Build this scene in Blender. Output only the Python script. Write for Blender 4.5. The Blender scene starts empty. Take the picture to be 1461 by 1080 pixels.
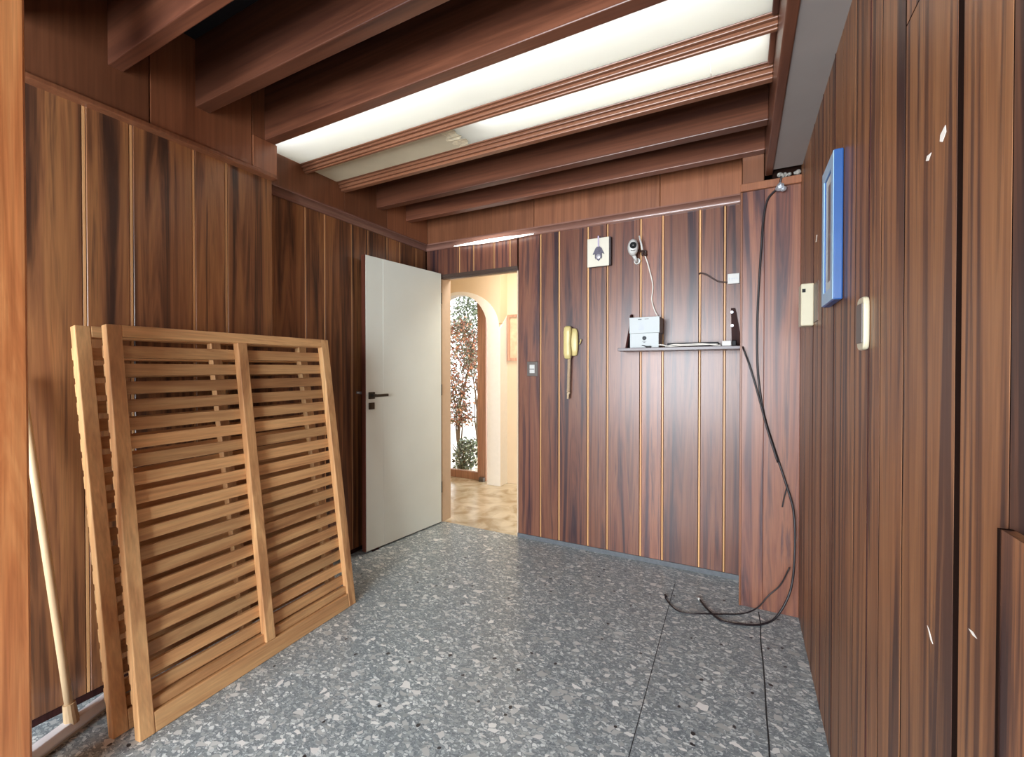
import bpy, bmesh, math, random
from mathutils import Vector, Matrix
R = math.radians
random.seed(7)
S = bpy.context.scene
COL = S.collection

# ------------------------------------------------------------------ camera
cam = bpy.data.cameras.new('camera'); camo = bpy.data.objects.new('camera', cam); COL.objects.link(camo)
camo.location = (0, 0, 1.27); camo.rotation_euler = (R(90 - 0.57), 0, R(27.5))
cam.sensor_width = 36; cam.lens = 628 / 1461 * 36; cam.shift_y = -8 / 1461; cam.clip_start = 0.02
S.camera = camo

# ------------------------------------------------------------------ world, lights, exposure
W = bpy.data.worlds.new('world'); S.world = W; W.use_nodes = True
bg = W.node_tree.nodes['Background']; bg.inputs[0].default_value = (0.95, 0.98, 1, 1); bg.inputs[1].default_value = 2.2

def area(name, loc, rot, sx, sy, power, color):
    l = bpy.data.lights.new(name, 'AREA'); l.shape = 'RECTANGLE'; l.size = sx; l.size_y = sy
    l.energy = power; l.color = color
    o = bpy.data.objects.new(name, l); o.location = loc; o.rotation_euler = rot; COL.objects.link(o)
    return o
# daylight through the wide glazed opening behind the camera
area('window_daylight', (-1.0, -2.46, 1.3), (R(90), 0, 0), 2.2, 2.0, 205, (0.86, 0.93, 1.0))
# added fill light below the hall ceiling, without a fixture
area('hall_fill_light', (-1.6, 3.6, 2.62), (0, 0, 0), 1.0, 0.6, 15, (1.0, 0.95, 0.88))
S.view_settings.view_transform = 'Standard'; S.view_settings.look = 'None'
S.view_settings.gamma = 1; S.view_settings.use_curve_mapping = False
S.view_settings.exposure = 0.9

# ------------------------------------------------------------------ materials
def srgb(r, g, b):
    f = lambda c: (c / 255 / 12.92) if c / 255 <= .04045 else ((c / 255 + .055) / 1.055) ** 2.4
    return (f(r), f(g), f(b), 1)
def new_mat(name):
    m = bpy.data.materials.new(name); m.use_nodes = True
    nt = m.node_tree; return m, nt, nt.nodes['Principled BSDF']
def N(nt, t, **k):
    n = nt.nodes.new(t)
    for a, v in k.items(): setattr(n, a, v)
    return n
def plain(name, c, rough=.5, metal=0, var=.06, scale=25, spec=.5):
    m, nt, b = new_mat(name)
    tc = N(nt, 'ShaderNodeTexCoord'); no = N(nt, 'ShaderNodeTexNoise'); no.inputs['Scale'].default_value = scale
    no.inputs['Detail'].default_value = 4
    nt.links.new(tc.outputs['Object'], no.inputs['Vector'])
    rp = N(nt, 'ShaderNodeValToRGB')
    c4 = srgb(*c)
    rp.color_ramp.elements[0].position = .3; rp.color_ramp.elements[1].position = .7
    rp.color_ramp.elements[0].color = tuple(x * (1 - var) for x in c4[:3]) + (1,)
    rp.color_ramp.elements[1].color = tuple(min(1, x * (1 + var)) for x in c4[:3]) + (1,)
    nt.links.new(no.outputs['Fac'], rp.inputs['Fac']); nt.links.new(rp.outputs['Color'], b.inputs['Base Color'])
    b.inputs['Roughness'].default_value = rough; b.inputs['Metallic'].default_value = metal
    b.inputs['Specular IOR Level'].default_value = spec
    return m
def wood(name, axis, cols, rough=.3, scale=7, stretch=.06, fine=.35, spec=.5, tonerange=(.72, 1.28), bump=.05):
    """cols: list of (pos, rgb 0-255)"""
    m, nt, b = new_mat(name); L = nt.links.new
    tc = N(nt, 'ShaderNodeTexCoord'); at = N(nt, 'ShaderNodeAttribute'); at.attribute_name = 'tone'
    off = N(nt, 'ShaderNodeVectorMath', operation='SCALE'); off.inputs['Scale'].default_value = 37.0
    L(at.outputs['Vector'], off.inputs[0])
    add = N(nt, 'ShaderNodeVectorMath', operation='ADD'); L(tc.outputs['Object'], add.inputs[0]); L(off.outputs[0], add.inputs[1])
    def stretched(s, st):
        mp = N(nt, 'ShaderNodeMapping'); v = [s, s, s]; v['xyz'.index(axis)] = s * st
        mp.inputs['Scale'].default_value = v; L(add.outputs[0], mp.inputs['Vector']); return mp
    n1 = N(nt, 'ShaderNodeTexNoise'); n1.inputs['Scale'].default_value = 1; n1.inputs['Detail'].default_value = 5
    n1.inputs['Roughness'].default_value = .62; n1.inputs['Distortion'].default_value = .9
    L(stretched(scale, stretch).outputs[0], n1.inputs['Vector'])
    rp = N(nt, 'ShaderNodeValToRGB'); cr = rp.color_ramp
    while len(cr.elements) < len(cols): cr.elements.new(.5)
    for e, (p, c) in zip(cr.elements, cols): e.position = p; e.color = srgb(*c)
    L(n1.outputs['Fac'], rp.inputs['Fac'])
    n2 = N(nt, 'ShaderNodeTexNoise'); n2.inputs['Scale'].default_value = 1; n2.inputs['Detail'].default_value = 3
    L(stretched(scale * 14, .02).outputs[0], n2.inputs['Vector'])
    mr = N(nt, 'ShaderNodeMapRange'); mr.inputs['From Min'].default_value = .3; mr.inputs['From Max'].default_value = .7
    mr.inputs['To Min'].default_value = 1 - fine; mr.inputs['To Max'].default_value = 1 + fine * .5
    L(n2.outputs['Fac'], mr.inputs['Value'])
    sep = N(nt, 'ShaderNodeSeparateColor'); L(at.outputs['Color'], sep.inputs[0])
    mt = N(nt, 'ShaderNodeMapRange'); mt.inputs['To Min'].default_value = tonerange[0]; mt.inputs['To Max'].default_value = tonerange[1]
    L(sep.outputs[0], mt.inputs['Value'])
    mu = N(nt, 'ShaderNodeMath', operation='MULTIPLY'); L(mr.outputs[0], mu.inputs[0]); L(mt.outputs[0], mu.inputs[1])
    vm = N(nt, 'ShaderNodeVectorMath', operation='SCALE'); L(rp.outputs['Color'], vm.inputs[0]); L(mu.outputs[0], vm.inputs['Scale'])
    L(vm.outputs[0], b.inputs['Base Color'])
    b.inputs['Roughness'].default_value = rough; b.inputs['Specular IOR Level'].default_value = spec
    bp = N(nt, 'ShaderNodeBump'); bp.inputs['Strength'].default_value = bump; bp.inputs['Distance'].default_value = .004
    L(n2.outputs['Fac'], bp.inputs['Height']); L(bp.outputs[0], b.inputs['Normal'])
    return m

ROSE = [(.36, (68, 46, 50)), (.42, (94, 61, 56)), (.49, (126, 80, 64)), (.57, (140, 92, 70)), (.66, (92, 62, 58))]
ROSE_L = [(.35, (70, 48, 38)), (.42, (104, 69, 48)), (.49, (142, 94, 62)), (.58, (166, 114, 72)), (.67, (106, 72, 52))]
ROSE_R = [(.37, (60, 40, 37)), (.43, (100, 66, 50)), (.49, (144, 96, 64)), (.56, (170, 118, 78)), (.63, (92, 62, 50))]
CHERRY = [(.35, (74, 42, 31)), (.45, (94, 56, 40)), (.55, (110, 67, 48)), (.7, (84, 50, 37))]
M = {}
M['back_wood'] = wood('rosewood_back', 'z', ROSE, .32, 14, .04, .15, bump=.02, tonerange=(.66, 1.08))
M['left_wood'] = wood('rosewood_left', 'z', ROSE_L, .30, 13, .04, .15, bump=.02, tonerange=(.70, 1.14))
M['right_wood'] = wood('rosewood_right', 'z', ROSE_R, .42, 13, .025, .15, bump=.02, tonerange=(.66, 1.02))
M['strip'] = wood('pale_lipping', 'z', [(.3, (206, 150, 98)), (.7, (230, 180, 124))], .4, 9, .05, .15, tonerange=(.75,1.1))
M['strip_dim'] = wood('amber_lipping', 'z', [(.3, (150, 98, 60)), (.7, (178, 120, 76))], .4, 9, .05, .15)
M['groove'] = plain('groove_shadow', (30, 17, 12), .9, spec=.05)
M['cherry_x'] = wood('cherry_beam_x', 'x', CHERRY, .35, 7, .05, .2)
M['cherry_y'] = wood('cherry_beam_y', 'y', CHERRY, .35, 7, .05, .2)
M['fascia'] = wood('cherry_fascia', 'z', [(.25, (108, 64, 42)), (.5, (136, 86, 58)), (.8, (118, 72, 48))], .38, 6, .1, .2)
M['bar'] = wood('panel_bar', 'x', [(.3, (112, 72, 52)), (.7, (128, 84, 60))], .3, 3, .05, .08, tonerange=(.9, 1.15), bump=0)
M['cove_x'] = wood('cove_x', 'x', [(.3, (128, 92, 80)), (.7, (152, 112, 98))], .16, 7, .05, .15)
M['cove_y'] = wood('cove_y', 'y', [(.3, (128, 92, 80)), (.7, (152, 112, 98))], .16, 7, .05, .15)
M['post'] = wood('orange_post', 'z', [(.34, (136, 78, 46)), (.43, (164, 102, 60)), (.55, (186, 128, 80)), (.66, (142, 88, 56))], .3, 13, .06, .2)
LAT = [(.32, (168, 118, 76)), (.45, (202, 152, 102)), (.56, (220, 174, 120)), (.68, (182, 128, 84))]
M['lat_z'] = wood('lattice_upright', 'z', LAT, .5, 9, .06, .16, tonerange=(.85, 1.12))
M['lat_y'] = wood('lattice_cross', 'y', LAT, .5, 9, .06, .16, tonerange=(.70, 1.14))
M['handle_wood'] = wood('pale_handle', 'z', [(.3, (190, 160, 122)), (.7, (214, 186, 146))], .5, 12, .05, .1)
M['door_white'] = plain('door_white', (228, 233, 222), .38, var=.03, scale=3)
M['door_edge'] = wood('door_edge', 'z', [(.3, (84, 44, 34)), (.7, (112, 62, 46))], .4, 8, .05)
M['metal_dark'] = plain('dark_bronze', (84, 80, 70), .35, .7)
M['steel'] = plain('steel', (170, 172, 175), .3, .9)
M['soffit'] = plain('soffit_grey', (146, 140, 136), .6, var=.04, scale=6)
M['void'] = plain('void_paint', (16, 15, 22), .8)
M['hall_beige'] = plain('hall_beige', (222, 200, 168), .7, var=.02, scale=4)
M['hall_white'] = plain('hall_white', (240, 236, 226), .6, var=.02)
M['jamb'] = plain('jamb_beige', (206, 182, 156), .5, var=.03)
M['head_dark'] = plain('dark_jamb', (70, 52, 42), .5)
M['stone'] = plain('stone_skirting', (94, 98, 102), .45, var=.15, scale=60)
M['terracotta'] = wood('window_wood', 'z', [(.3, (190, 140, 114)), (.7, (212, 164, 136))], .4, 9, .05)
M['cream'] = plain('cream_plastic', (206, 188, 126), .35, var=.02)
M['cream_cord'] = plain('cream_cord', (206, 180, 146), .45, var=.03)
M['white_plastic'] = plain('white_plastic', (202, 201, 196), .35, var=.02)
M['ivory'] = plain('ivory_plastic', (186, 178, 152), .35, var=.02)
M['grey_plastic'] = plain('grey_plastic', (92, 84, 78), .4, var=.04)
M['black_plastic'] = plain('black_plastic', (14, 14, 16), .5, var=.05, spec=.2)
M['cable'] = plain('black_cable', (30, 25, 28), .45, var=.05)
M['white_cable'] = plain('white_cable', (224, 218, 208), .5, var=.03)
M['brown_cable'] = plain('brown_cable', (62, 40, 34), .5)
M['shelf'] = wood('shelf_dark', 'x', [(.3, (60, 42, 44)), (.7, (88, 64, 62))], .32, 8, .05)
M['bracket'] = wood('bracket_dark', 'z', [(.3, (48, 26, 24)), (.7, (66, 35, 31))], .6, 8, .05, spec=.15)
M['carton'] = plain('white_carton', (192, 198, 198), .6, var=.015, scale=8)
M['print_grey'] = plain('print_grey', (190, 196, 204), .6)
M['print_dark'] = plain('print_dark', (70, 74, 78), .6)
M['lens'] = plain('lens_black', (8, 12, 11), .5, spec=.1)
M['blue_side'] = plain('blue_paint', (38, 78, 134), .35, var=.05)
M['blue_front'] = plain('blue_paint_lit', (150, 186, 214), .35, var=.04)  # lighter copy of the blue: light on the frame front put into colour
M['chime'] = plain('chime_cream', (214, 208, 190), .5, var=.02)
M['chime_side'] = plain('chime_dark', (52, 44, 46), .5)
M['pewter'] = plain('pewter', (96, 92, 104), .35, .6, var=.25, scale=120)
M['pewter_light'] = plain('pewter_light', (176, 172, 178), .4, .3)
M['ribbon'] = plain('ribbon', (182, 168, 190), .6)
M['rubber_white'] = plain('white_squeegee', (244, 247, 252), .4, var=.02)
M['rubble'] = plain('plaster_rubble', (150, 146, 138), .9, var=.3, scale=90)
M['foil'] = plain('foil_tape', (190, 196, 204), .3, .6, var=.3, scale=120)
M['flake'] = plain('bare_plaster', (238, 234, 226), .8, var=.04)
M['lightbox'] = plain('lightbox_white', (240, 238, 226), .8, var=.01)
M['deadboard'] = plain('beige_board', (206, 196, 168), .6, var=.05, scale=8)
M['garden_ground'] = plain('garden_paving', (226, 224, 216), .8)
M['bark'] = plain('bark', (92, 74, 58), .9)

def marble():
    m, nt, b = new_mat('hall_marble'); L = nt.links.new
    tc = N(nt, 'ShaderNodeTexCoord'); n = N(nt, 'ShaderNodeTexNoise'); n.inputs['Scale'].default_value = 5; n.inputs['Detail'].default_value = 6
    n.inputs['Distortion'].default_value = 1.2; L(tc.outputs['Object'], n.inputs['Vector'])
    rp = N(nt, 'ShaderNodeValToRGB'); rp.color_ramp.elements[0].position = .35; rp.color_ramp.elements[1].position = .62
    rp.color_ramp.elements[0].color = srgb(172, 152, 118); rp.color_ramp.elements[1].color = srgb(222, 210, 184)
    L(n.outputs['Fac'], rp.inputs['Fac']); L(rp.outputs['Color'], b.inputs['Base Color']); b.inputs['Roughness'].default_value = .2
    return m
M['marble'] = marble()

def terrazzo():
    m, nt, b = new_mat('terrazzo'); L = nt.links.new
    tc = N(nt, 'ShaderNodeTexCoord')
    # gently warped coordinates give chips irregular outlines
    wn = N(nt, 'ShaderNodeTexNoise'); wn.inputs['Scale'].default_value = 30; wn.inputs['Detail'].default_value = 2
    L(tc.outputs['Object'], wn.inputs['Vector'])
    ws = N(nt, 'ShaderNodeVectorMath', operation='SCALE'); ws.inputs['Scale'].default_value = .022; L(wn.outputs['Color'], ws.inputs[0])
    wa = N(nt, 'ShaderNodeVectorMath', operation='ADD'); L(tc.outputs['Object'], wa.inputs[0]); L(ws.outputs[0], wa.inputs[1])
    rgb = N(nt, 'ShaderNodeRGB'); 
    mn = N(nt, 'ShaderNodeTexNoise'); mn.inputs['Scale'].default_value = 160; L(tc.outputs['Object'], mn.inputs['Vector'])
    base = N(nt, 'ShaderNodeValToRGB'); base.color_ramp.elements[0].color = srgb(98, 108, 114); base.color_ramp.elements[1].color = srgb(138, 150, 154)
    base.color_ramp.elements[0].position = .3; base.color_ramp.elements[1].position = .7
    L(mn.outputs['Fac'], base.inputs['Fac'])
    cur = base.outputs['Color']
    for scale, frac, gap, lo, hi, seed in ((190, .25, .10, (108, 116, 122), (184, 192, 194), 3.1), (110, .32, .10, (118, 128, 132), (202, 212, 212), 9.7), (62, .46, .10, (128, 138, 140), (224, 230, 228), 1.3), (38, .82, .11, (146, 152, 152), (232, 234, 230), 5.7), (25, .93, .12, (170, 174, 172), (236, 236, 232), 8.1)):
        mp = N(nt, 'ShaderNodeMapping'); mp.inputs['Location'].default_value = (seed, seed * 2, 0)
        mp.inputs['Rotation'].default_value = (0, 0, seed); mp.inputs['Scale'].default_value = (1, 1.5, 0)
        L(wa.outputs[0], mp.inputs['Vector'])
        v = N(nt, 'ShaderNodeTexVoronoi'); v.voronoi_dimensions = '2D'; v.inputs['Scale'].default_value = scale; L(mp.outputs[0], v.inputs['Vector'])
        e = N(nt, 'ShaderNodeTexVoronoi'); e.voronoi_dimensions = '2D'; e.feature = 'DISTANCE_TO_EDGE'; e.inputs['Scale'].default_value = scale; L(mp.outputs[0], e.inputs['Vector'])
        sp = N(nt, 'ShaderNodeSeparateColor'); L(v.outputs['Color'], sp.inputs[0])
        g1 = N(nt, 'ShaderNodeMath', operation='GREATER_THAN'); L(sp.outputs[0], g1.inputs[0]); g1.inputs[1].default_value = frac
        # each chip shrinks by its own amount
        gm = N(nt, 'ShaderNodeMath', operation='MULTIPLY_ADD'); L(sp.outputs[2], gm.inputs[0]); gm.inputs[1].default_value = gap * 1.6; gm.inputs[2].default_value = gap * .35
        g2 = N(nt, 'ShaderNodeMath', operation='GREATER_THAN'); L(e.outputs['Distance'], g2.inputs[0]); L(gm.outputs[0], g2.inputs[1])
        mk = N(nt, 'ShaderNodeMath', operation='MULTIPLY'); L(g1.outputs[0], mk.inputs[0]); L(g2.outputs[0], mk.inputs[1])
        cr = N(nt, 'ShaderNodeValToRGB'); cr.color_ramp.elements[0].color = srgb(*lo); cr.color_ramp.elements[1].color = srgb(*hi)
        pw = N(nt, 'ShaderNodeMath', operation='POWER'); L(sp.outputs[1], pw.inputs[0]); pw.inputs[1].default_value = 1.8
        L(pw.outputs[0], cr.inputs['Fac'])
        mx = N(nt, 'ShaderNodeMix'); mx.data_type = 'RGBA'; L(mk.outputs[0], mx.inputs[0]); L(cur, mx.inputs[6]); L(cr.outputs['Color'], mx.inputs[7])
        cur = mx.outputs[2]
    # sparse near-black specks
    v = N(nt, 'ShaderNodeTexVoronoi'); v.voronoi_dimensions = '2D'; v.inputs['Scale'].default_value = 16; L(wa.outputs[0], v.inputs['Vector'])
    sp = N(nt, 'ShaderNodeSeparateColor'); L(v.outputs['Color'], sp.inputs[0])
    a = N(nt, 'ShaderNodeMath', operation='GREATER_THAN'); L(sp.outputs[0], a.inputs[0]); a.inputs[1].default_value = .92
    c = N(nt, 'ShaderNodeMath', operation='LESS_THAN'); L(v.outputs['Distance'], c.inputs[0]); c.inputs[1].default_value = .11
    mk = N(nt, 'ShaderNodeMath', operation='MULTIPLY'); L(a.outputs[0], mk.inputs[0]); L(c.outputs[0], mk.inputs[1])
    mx = N(nt, 'ShaderNodeMix'); mx.data_type = 'RGBA'; L(mk.outputs[0], mx.inputs[0]); L(cur, mx.inputs[6]); mx.inputs[7].default_value = srgb(48, 48, 50)
    L(mx.outputs[2], b.inputs['Base Color'])
    b.inputs['Roughness'].default_value = .28
    return m
M['terrazzo'] = terrazzo()

def emit(name, c, s):
    m, nt, b = new_mat(name); nt.nodes.remove(b)
    e = N(nt, 'ShaderNodeEmission'); e.inputs[0].default_value = c; e.inputs[1].default_value = s
    nt.links.new(e.outputs[0], nt.nodes['Material Output'].inputs[0]); return m
M['tube'] = emit('fluorescent_tube', (0.93, 0.94, 1.0, 1), 5.5)
M['cornice_glow'] = emit('cornice_streak_glow', (1.0, 0.98, 0.90, 1), 2.5)  # emission for the bright streak along the cornice
def diffuser():
    m, nt, b = new_mat('acrylic_diffuser'); nt.nodes.remove(b); L = nt.links.new
    t = N(nt, 'ShaderNodeBsdfTranslucent'); t.inputs[0].default_value = (.86, .86, .84, 1)
    d = N(nt, 'ShaderNodeBsdfDiffuse'); d.inputs[0].default_value = (.80, .80, .76, 1)
    mx = N(nt, 'ShaderNodeMixShader'); mx.inputs[0].default_value = .35; L(t.outputs[0], mx.inputs[1]); L(d.outputs[0], mx.inputs[2])
    L(mx.outputs[0], nt.nodes['Material Output'].inputs[0]); return m
M['diffuser'] = diffuser()
def glass():
    m, nt, b = new_mat('pane_glass'); nt.nodes.remove(b); L = nt.links.new
    t = N(nt, 'ShaderNodeBsdfTransparent'); g = N(nt, 'ShaderNodeBsdfGlossy'); g.inputs['Roughness'].default_value = .02
    f = N(nt, 'ShaderNodeFresnel'); f.inputs[0].default_value = 1.45
    mx = N(nt, 'ShaderNodeMixShader'); L(f.outputs[0], mx.inputs[0]); L(t.outputs[0], mx.inputs[1]); L(g.outputs[0], mx.inputs[2])
    L(mx.outputs[0], nt.nodes['Material Output'].inputs[0]); return m
M['glass'] = glass()
def leaves(name, cols):
    m, nt, b = new_mat(name); L = nt.links.new
    at = N(nt, 'ShaderNodeAttribute'); at.attribute_name = 'tone'; sp = N(nt, 'ShaderNodeSeparateColor'); L(at.outputs['Color'], sp.inputs[0])
    rp = N(nt, 'ShaderNodeValToRGB'); rp.color_ramp.interpolation = 'CONSTANT'
    while len(rp.color_ramp.elements) < len(cols): rp.color_ramp.elements.new(.5)
    for i, (e, c) in enumerate(zip(rp.color_ramp.elements, cols)): e.position = i / len(cols); e.color = srgb(*c)
    L(sp.outputs[0], rp.inputs['Fac']); L(rp.outputs['Color'], b.inputs['Base Color']); b.inputs['Roughness'].default_value = .5
    return m
M['leaf_green'] = leaves('green_leaves', [(70, 88, 66), (98, 116, 88), (140, 152, 126), (56, 64, 54)])
M['leaf_red'] = leaves('russet_leaves', [(110, 66, 54), (150, 84, 62), (92, 92, 68), (206, 150, 120), (70, 60, 50), (128, 130, 104)])

# ------------------------------------------------------------------ mesh builder
class MB:
    def __init__(s): s.bm = bmesh.new(); s.t = s.bm.loops.layers.float_color.new('tone')
    def _fin(s, faces, mat, tone, smooth=False):
        if tone is None: tone = (random.random(), random.random(), random.random(), 1)
        for f in faces:
            f.material_index = mat; f.smooth = smooth
            for l in f.loops: l[s.t] = tone
    def box(s, x0, x1, y0, y1, z0, z1, mat=0, tone=None, mx=None):
        v = [s.bm.verts.new(Vector(p)) for p in ((x0, y0, z0), (x1, y0, z0), (x1, y1, z0), (x0, y1, z0), (x0, y0, z1), (x1, y0, z1), (x1, y1, z1), (x0, y1, z1))]
        if mx is not None:
            for q in v: q.co = mx @ q.co
        fs = [s.bm.faces.new([v[i] for i in f]) for f in ((3, 2, 1, 0), (4, 5, 6, 7), (0, 1, 5, 4), (1, 2, 6, 5), (2, 3, 7, 6), (3, 0, 4, 7))]
        s._fin(fs, mat, tone); return s
    def poly(s, pts, d, mat=0, tone=None, side_mat=None):
        """prism: flat outline pts extruded by vector d"""
        d = Vector(d); a = [s.bm.verts.new(Vector(p)) for p in pts]; b = [s.bm.verts.new(Vector(p) + d) for p in pts]
        n = len(pts); fs = [s.bm.faces.new(a[::-1]), s.bm.faces.new(b)]
        s._fin(fs, mat, tone)
        ss = [s.bm.faces.new((a[i], a[(i + 1) % n], b[(i + 1) % n], b[i])) for i in range(n)]
        s._fin(ss, mat if side_mat is None else side_mat, tone); return s
    def loft(s, rings, mat=0, tone=None, smooth=True, cap=True):
        R_ = [[s.bm.verts.new(Vector(p)) for p in r] for r in rings]; n = len(rings[0]); fs = []
        for a, b in zip(R_, R_[1:]):
            for i in range(n): fs.append(s.bm.faces.new((a[i], a[(i + 1) % n], b[(i + 1) % n], b[i])))
        if cap: fs += [s.bm.faces.new(R_[0][::-1]), s.bm.faces.new(R_[-1])]
        s._fin(fs, mat, tone, smooth); return s
    def tube(s, path, r, seg=8, mat=0, tone=None):
        P = [Vector(p) for p in path]; rings = []; up = Vector((0.13, 0.31, 0.94))
        for i, p in enumerate(P):
            t = (P[min(i + 1, len(P) - 1)] - P[max(i - 1, 0)]).normalized()
            n = t.cross(up)
            if n.length < 1e-4: n = t.cross(Vector((1, 0, 0)))
            n.normalize(); b = t.cross(n); up = n.cross(t) if False else up
            rr = r[i] if isinstance(r, (list, tuple)) else r
            rings.append([p + n * math.cos(a) * rr + b * math.sin(a) * rr for a in (2 * math.pi * k / seg for k in range(seg))])
        return s.loft(rings, mat, tone)
    def cyl(s, c, axis, r, h, seg=20, mat=0, tone=None, r2=None):
        c = Vector(c); a = Vector(axis).normalized(); n = a.orthogonal().normalized(); b = a.cross(n)
        ring = lambda p, q: [p + n * math.cos(t) * q + b * math.sin(t) * q for t in (2 * math.pi * k / seg for k in range(seg))]
        return s.loft([ring(c, r), ring(c + a * h, r if r2 is None else r2)], mat, tone, smooth=False)
    def build(s, name, mats, parent=None, bevel=0, segs=2, origin=None):
        bmesh.ops.recalc_face_normals(s.bm, faces=s.bm.faces[:])
        if not isinstance(mats, (list, tuple)): mats = [mats]
        if parent is not None: o0 = Vector(parent.location)
        elif origin is not None: o0 = Vector(origin)
        else:
            xs = [v.co for v in s.bm.verts]
            o0 = Vector(((min(v.x for v in xs) + max(v.x for v in xs)) / 2, (min(v.y for v in xs) + max(v.y for v in xs)) / 2, min(v.z for v in xs)))
        bmesh.ops.translate(s.bm, vec=-o0, verts=s.bm.verts[:])
        me = bpy.data.meshes.new(name); s.bm.to_mesh(me); s.bm.free()
        for m in mats: me.materials.append(m)
        o = bpy.data.objects.new(name, me); COL.objects.link(o)
        if parent is not None: o.parent = parent
        else: o.location = o0
        if bevel:
            b = o.modifiers.new('bevel', 'BEVEL'); b.width = bevel; b.segments = segs; b.limit_method = 'ANGLE'; b.angle_limit = R(40)
        return o
def struct(o, label=None):
    o['kind'] = 'structure'
    if label: o['label'] = label; 
    return o
def tag(o, label, cat, group=None):
    o['label'] = label; o['category'] = cat
    if group: o['group'] = group
    return o
def thing(name, loc, label, cat, group=None):
    o = bpy.data.objects.new(name, None); o.location = loc; o.empty_display_size = .1; COL.objects.link(o)
    return tag(o, label, cat, group)
def spline(pts, n=8):
    P = [Vector(p) for p in pts]; P = [P[0] * 2 - P[1]] + P + [P[-1] * 2 - P[-2]]; out = []
    for i in range(1, len(P) - 2):
        a, b, c, d = P[i - 1:i + 3]
        for k in range(n):
            t = k / n
            out.append(.5 * ((2 * b) + (c - a) * t + (2 * a - 5 * b + 4 * c - d) * t * t + (3 * b - a - 3 * c + d) * t ** 3))
    out.append(P[-2]); return out
def ring_xz(cx, y, cz, rx, rz, n=20, p=2.0):
    out = []
    for k in range(n):
        a = 2 * math.pi * k / n; c, s_ = math.cos(a), math.sin(a)
        out.append((cx + rx * math.copysign(abs(c) ** (2 / p), c), y, cz + rz * math.copysign(abs(s_) ** (2 / p), s_)))
    return out
def ring_xy(cx, cy, z, rx, ry, n=20, p=2.0):
    return [(x, z_, z) for x, _, z_ in ring_xz(cx, 0, cy, rx, ry, n, p)]

# ------------------------------------------------------------------ setting
XL, XN, XR, YB, ZC = -2.355, -2.21, 0.265, 2.96, 2.74
b = MB(); b.box(-2.45, XR + .1, -2.6, YB + .01, -.08, 0)
floor = struct(b.build('floor', M['terrazzo'], origin=(0, 0, 0)))
b = MB()                                                          # tile joints cut into the terrazzo
def joint(pts, w):
    for p, q in zip(pts, pts[1:]):
        p, q = Vector(p), Vector(q); d = (q - p).normalized(); n = Vector((-d.y, d.x, 0)) * w / 2
        b.poly([p - n, q - n, q + n, p + n], (0, 0, .0006))
joint([(-.341, 2.75, 0), (-.335, 2.3, 0), (-.326, 1.8, 0), (-.318, 1.3, 0), (-.31, .2, 0)], .003)
jj = [(.086, 2.62, 0)]
for k in range(14): jj.append((.089 + random.uniform(-.004, .004), 2.5 - k * .16, 0))
joint(jj, .0055)
b.build('tile_joint', plain('joint_dark', (46, 46, 48), .8), parent=floor)

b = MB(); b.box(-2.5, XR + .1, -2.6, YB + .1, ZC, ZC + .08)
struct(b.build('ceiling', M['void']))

def plank_run(b, axis, edges, plane, face, thick, z0, z1, gap, strip_w=0, strips=(), recess=.003):
    """vertical planks between edges along axis ('x' or 'y'); face = +1/-1 direction the face looks"""
    for a, c in zip(edges, edges[1:]):
        lo, hi = a + gap / 2, c - gap / 2
        p0, p1 = sorted((plane, plane - face * thick))
        if axis == 'x': b.box(lo, hi, p0, p1, z0, z1, 0)
        else: b.box(p0, p1, lo, hi, z0, z1, 0)
    for s_ in strips:
        q = plane - face * recess; p0, p1 = sorted((q, plane - face * thick))
        if axis == 'x': b.box(s_ - strip_w / 2, s_ + strip_w / 2, p0, p1, z0, z1, 1)
        else: b.box(p0, p1, s_ - strip_w / 2, s_ + strip_w / 2, z0, z1, 1)

# back wall: planks with pale lippings, doorway at its left
BS = [-1.306, -1.161, -.946, -.809, -.587, -.449, -.229, -.09]
b = MB()
plank_run(b, 'x', [-1.492] + BS + [.02], YB, -1, .02, .03, 2.27, .0145, .010, BS)
HS = [-2.02, -1.885, -1.70, -1.56, -1.455]
plank_run(b, 'x', [-2.355] + HS[:3] + [-1.56, -1.492], YB, -1, .02, 2.035, 2.27, .011, .007, HS[:4])
plank_run(b, 'x', [-2.355, -2.215], YB, -1, .02, .03, 2.035, .004)
b.box(-1.492, XR + .1, YB + .02, YB + .1, 0, ZC, 2); b.box(-2.45, -2.20, YB + .02, YB + .1, 0, ZC, 2)
b.box(-2.20, -1.492, YB + .02, YB + .1, 2.035, ZC, 2)
struct(b.build('wall_back', [M['back_wood'], M['strip'], M['groove']], bevel=.0015, segs=1))
b = MB(); b.box(-1.492, 0.0, YB - .004, YB + .02, 0, .03); b.box(-2.355, -2.215, YB - .004, YB + .02, 0, .03)
struct(b.build('baseboard_back', M['stone']))
# doorway lining
b = MB()
b.box(-2.215, -2.192, YB, YB + .12, 0, 2.035); b.box(-1.500, -1.490, YB + .004, YB + .12, 0, 2.035); b.box(-2.215, -1.49, YB + .02, YB + .12, 2.02, 2.035)
struct(b.build('trim_1', M['jamb']))
b = MB(); b.box(-2.215, -1.488, YB - .012, YB + .02, 2.018, 2.040); b.box(-2.215, -1.488, YB - .005, YB + .03, 2.006, 2.018)
struct(b.build('trim_2', M['head_dark']))

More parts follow.
